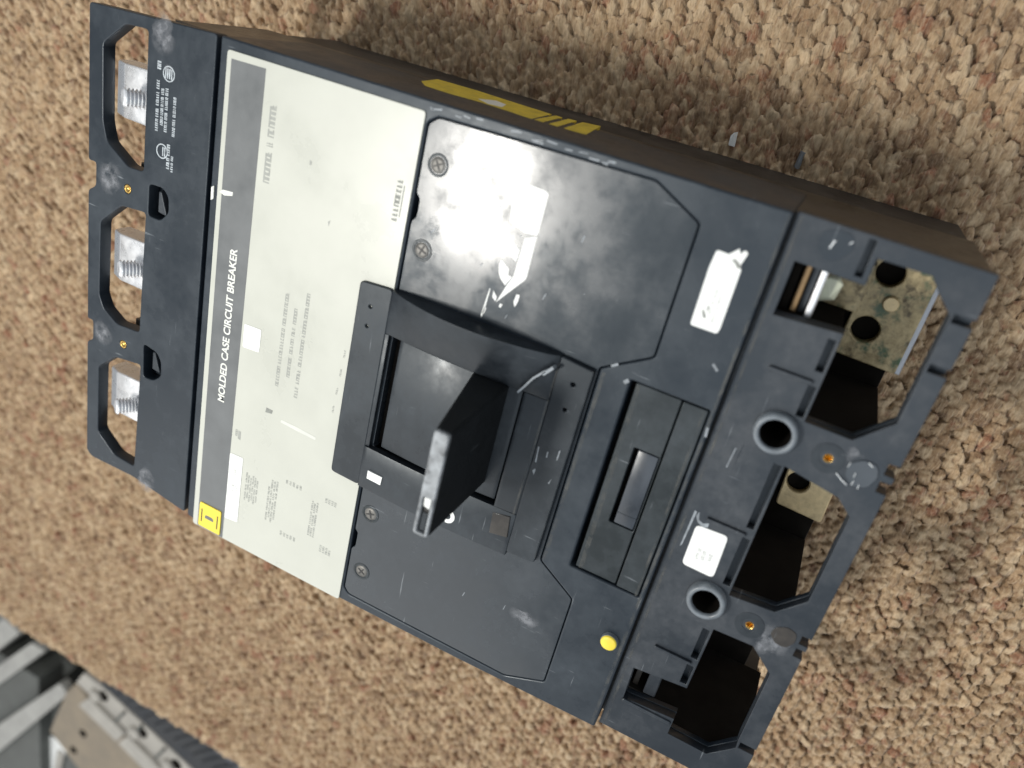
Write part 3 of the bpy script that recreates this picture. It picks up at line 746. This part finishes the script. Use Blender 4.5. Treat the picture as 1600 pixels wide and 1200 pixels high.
# residue smears
sheet('residue_smear', [blob(*P(255, 58), 5.0, rb, 30, .35)], -.03, M['smear'], lep, .045)
sheet('residue_smear', [blob(*P(263, 108), 1.6, rb, 20, .4)], -.03, M['smear'], lep, .04)
sheet('residue_smear', [blob(*P(172, 278), 5.2, rb, 30, .25)], -.03, M['smear'], lep, .04)
sheet('residue_smear', [blob(*P(160, 520), 4.3, rb, 30, .25)], -.03, M['smear'], lep, .04)
sheet('residue_smear', [blob(*P(228, 752), 4.6, rb, 30, .3)], -.03, M['smear'], lep, .04)
sheet('residue_smear', [PL([(797, 945), (803, 942), (806, 950), (815, 955), (838, 962), (846, 972), (845, 978), (836, 980), (826, 985), (812, 976), (802, 968), (792, 953)])], -.13, M['smear'], access, .05)
# scratches and nicks
def line(pts, wd, z=0.0):
    out = []
    for (a, b) in zip(pts, pts[1:]):
        dx, dy = b[0] - a[0], b[1] - a[1]; L_ = math.hypot(dx, dy) or 1
        nx, ny = -dy / L_ * wd / 2, dx / L_ * wd / 2
        out.append(PL([(a[0] + nx, a[1] + ny), (b[0] + nx, b[1] + ny), (b[0] - nx, b[1] - ny), (a[0] - nx, a[1] - ny)], z))
    return out
sheet('scratch', line([(868, 572), (860, 577), (852, 582)], 5, 3.0) + line([(852, 580), (833, 591), (820, 603), (809, 613)], 3.2, 4.5), 2.5, M['scuff'], sur, 2.2)
nicks = []
rk = random.Random(21)
for _ in range(46):
    u, v = rk.uniform(660, 1160), rk.uniform(300, 980)
    x, y = P(u, v)
    if -34 < x < 29 and y > -46: continue
    if y < -53 or y > 10 or abs(x) > 70: continue
    ln = rk.uniform(2, 12)
    a = rk.gauss(-1.05, .18)
    nicks += line([(u, v), (u + ln * math.cos(a), v + ln * math.sin(a))], rk.uniform(.8, 1.8), -.1)
tag(sheet('nick', nicks, -.14, M['scuff'], access, .06), kind='stuff')
tag(sheet('nick', line([(975, 598), (982, 594)], 6) + line([(1114, 569), (1121, 580)], 4) + line([(1102, 683), (1106, 668)], 4) + line([(1150, 700), (1135, 730)], 1.5) + line([(955, 572), (966, 569)], 4), -.02, M['scuff'], cover, .06), kind='stuff')
for q in ([(1088, 806), (1093, 800), (1092, 812), (1098, 818), (1108, 818), (1106, 824), (1098, 824), (1090, 816)], [(1086, 797), (1089, 800), (1066, 850), (1062, 853)]): sheet('nick', [PL(q, -2.5)], -2.53, M['scuff'], ld, .06)
for q in (line([(1305, 376), (1296, 388)], 2.5, -2.3), line([(1327, 382), (1333, 378)], 1.6, -2.3)): sheet('nick', q, -2.42, M['bright'], ld, .08)
for pts, z, wd, par in (([(1235, 334), (1079, 735), (924, 1130)], 0, 5.0, cover), ([(1255, 336), (1098, 738), (942, 1134)], -2.5, 4.0, ld),
                        ([(874, 567), (830, 711), (787, 853)], 1.6, 3.0, sur), ([(927, 580), (880, 726), (834, 872)], 1.5, 3.0, sur), ([(944, 582), (896, 728), (850, 874)], 0, 6.0, cover),
                        ([(1100, 643), (1046, 788), (993, 931)], -.25, 4, trip), ([(998, 602), (953, 744), (907, 888)], -.7, 7.0, trip)):
    for k_, q_ in enumerate(line(pts, wd, z)):
        sheet('rubbed_edge', [q_], z - .01 + (.004 * k_), M['rub'], par, .035)
# scratched edge wear at the rim of the cover
wear = []
for _ in range(26):
    t = rk.random(); u = 670 + t * 330; v = 160 + (u - 670) * .311 + rk.uniform(1.5, 13)
    wear += line([(u, v), (u + rk.uniform(5, 18), v + rk.uniform(1, 6))], rk.uniform(1.2, 3.4))
sheet('edge_wear', [q for q in wear if all(73.7 < p[0] < 75.6 for p in q)], -.02, M['scuff'], cover, .05)

# yellow tape on the side wall
def side_quad(lst):
    return [(75.0, y, z) for y, z in lst]
def side_sheet(name, polys, mat, parent, x0=75.9, th=.15):
    bm = bmesh.new()
    for p in polys:
        a = [bm.verts.new(((x0 + th) * MM, y * MM, (z + HZ) * MM)) for y, z in p]
        b = [bm.verts.new(((x0 - .9) * MM, y * MM, (z + HZ) * MM)) for y, z in p]
        bm.faces.new(a)
        for i in range(len(p)):
            j = (i + 1) % len(p); bm.faces.new((a[i], b[i], b[j], a[j]))
    bmesh.ops.recalc_face_normals(bm, faces=bm.faces[:])
    me = bpy.data.meshes.new(name); bm.to_mesh(me); bm.free()
    return put(name, me, mat, parent)
tape = side_sheet('yellow_label', [[(33.2, -42), (20.5, -43), (6.9, -41), (-4, -40), (-6.6, -19), (8.8, -21.4), (17.6, -19.6), (25.2, -20.5), (30.1, -27)],
                   [(-7.2, -19.3), (-9.6, -19.5), (-7.2, -40), (-5.2, -40)], [(-11.2, -19.4), (-13.6, -19.6), (-10.8, -42), (-8.6, -41)], [(-15.2, -19.8), (-21.0, -20.3), (-16.6, -46), (-12.2, -43)]], M['tape'], root)
side_sheet('label_tear', [[(12, -26), (7, -22), (4, -24), (6, -31), (10, -33)]], M['ink_pale'], tape, 76.05, .06)

# ------------------------------------------------------------------ little things on the carpet
def chip(name, x, y, pts, mat, label, cat, group=None):
    o = hull(name, [(x + a, y + b, -HZ + c) for a, b, c in pts], mat, None, .15)
    return tag(o, label, cat, group)
chip('plastic_chip', 79.5, -48, [(-2, -1, -.6), (2.5, -.5, -.6), (1, 1.3, -.6), (-1.8, .8, 1.2), (2.2, .2, 2.0), (.4, .9, 1.6)], M['white'], 'small white chip on the carpet against the side of the breaker', 'chip')
chip('wire_scrap', 79.0, -68, [(-2.4, -.8, -.6), (2.6, -1.0, -.6), (2.8, .7, -.6), (-2, .9, -.4), (-2.2, 0, 2.4), (2.6, 0, 1.6)], M['ring'], 'small blue grey scrap on the carpet against the side of the breaker', 'scrap')

# ------------------------------------------------------------------ things below the carpet's edge
def prism(name, px, ztop, zbot, mat, parent=None, bev=.6):
    return plate(name, PL(px, ztop), [], zbot, ztop, mat, parent, bev)
M['galv'] = paint('galvanised', (.31, .305, .285), .6, .2, 60, 0)
M['galv_dark'] = paint('painted_grey', (.085, .09, .084), .7, .3, 60)
M['beige'] = paint('beige_plastic', (.22, .18, .13), .7, .2, 60)
M['pale_plastic'] = paint('pale_plastic', (.35, .33, .295), .7, .15, 90)
M['navy'] = paint('navy_plastic', (.014, .017, .022), .7, .3, 90)
M['blue'] = paint('blue_grey_paint', (.045, .052, .068), .6, .2, 90)
ZF = -HZ - 115
def e(name, label, cat, group=None):
    o = bpy.data.objects.new(name, None); col.objects.link(o); return tag(o, label, cat, group)
q = e('steel_channel', 'pale grey metal channel with a dark web below the carpet edge', 'channel')
prism('flange', [(-90, 1100), (48, 1005), (70, 1018), (-60, 1112)], -135, -165, M['galv'], q)
prism('web', [(-60, 1113), (72, 1018), (118, 1042), (92, 1066), (-60, 1172)], -163, ZF, M['galv_dark'], q)
prism('flange', [(-60, 1020), (6, 966), (30, 990), (-40, 1045)], -135, -165, M['galv'], q)
prism('web', [(-40, 1048), (31, 992), (50, 1004), (-70, 1090)], -163, ZF, M['galv_dark'], q)
q = prism('grey_panel', [(-60, 1172), (92, 1068), (106, 1086), (-60, 1222)], -132, -140, M['galv'], None)
tag(q, 'flat light grey panel between the dark channel and the beige terminal device', 'panel')
box('panel_support', -600, -440, 330, 400, ZF, -141, M['galv_dark'], q, 1)
q = e('terminal_device', 'beige terminal device with pale screw terminals below the carpet edge', 'terminal device')
zt = -125
body_ = prism('housing', [(103, 1082), (118, 1068), (250, 1215), (215, 1290), (130, 1212), (77, 1142)], zt - 6, ZF, M['beige'], q, 1.2)
prism('terminal_ledge', [(118, 1067), (130, 1052), (156, 1070), (340, 1240), (290, 1250), (196, 1150), (144, 1090)], zt - 3, ZF + 5, M['pale_plastic'], q, .8)
prism('terminal_cover', [(122, 1102), (138, 1091), (194, 1147), (181, 1159)], zt, zt - 12, M['pale_plastic'], q, .8)
prism('terminal_cover', [(184, 1162), (198, 1150), (275, 1228), (260, 1240)], zt, zt - 12, M['pale_plastic'], q, .8)
for (u, v) in ((149, 1087), (210, 1145), (262, 1196)):
    x, y = P(u, v, zt - 2)
    lathe('terminal_screw', x, y, [(5, zt - 3.2), (5, zt - 1), (4.2, zt - .4), (0, zt - .4)], M['pale_plastic'], q, 20)
for (u, v) in ((160, 1089), (221, 1146), (274, 1196)):
    x, y = P(u, v, zt - 2)
    lathe('terminal_hole', x, y, [(4.4, zt - 3), (4.4, zt - 2.5), (0, zt - 2.5)], M['void'], q, 18)
for k_, (u, v) in enumerate(((187, 1117), (214, 1138), (250, 1174))):
    prism('divider', [(u - 10, v + 10), (u + 4, v - 4), (u + 7, v - 1), (u - 7, v + 13)], zt - 1, zt - 3.2, M['galv_dark'], q, .3)
for (u, v) in ((130, 1146), (115, 1172)):
    x, y = P(u, v, zt - 6)
    lathe('housing_hole', x, y, [(3.4, zt - 6), (3.4, zt - 5.6), (0, zt - 5.6)], M['void'], q, 16)
q = e('finned_strip', 'dark ribbed strip lying along the carpet edge', 'strip')
prism('strip', [(157, 1069), (172, 1056), (450, 1225), (350, 1246), (218, 1123)], -128.5, ZF, M['navy'], q, .6)
for k in range(13):
    t = k / 12
    u, v = 172 + t * 180, 1076 + t * 138
    prism('rib', [(u - 8, v + 1), (u + 12 + 22 * t, v - 10), (u + 16 + 22 * t, v - 7), (u - 4, v + 4)], -127, -132, M['navy'], q, .4)
q = prism('blue_box', [(318, 1150), (352, 1170), (420, 1215), (398, 1222), (338, 1178)], -128, ZF, M['blue'], None, 1)
tag(q, 'dark blue grey box corner beside the ribbed strip', 'box')
q = prism('white_paper', [(76, 1149), (97, 1160), (103, 1175), (92, 1200), (80, 1240), (0, 1230), (32, 1198), (44, 1174)], -150, -151.2, M['white'], None, .2)
tag(q, 'crumpled white paper beside the beige terminal device', 'paper')
sheet('paper_fold', [PL([(90, 1172), (100, 1178), (92, 1212), (80, 1230)], -149)], -150.1, M['pale_plastic'], q, 1.2)
box('paper_stack', -560, -470, 250, 330, ZF, -151.4, M['galv_dark'], q, 1)
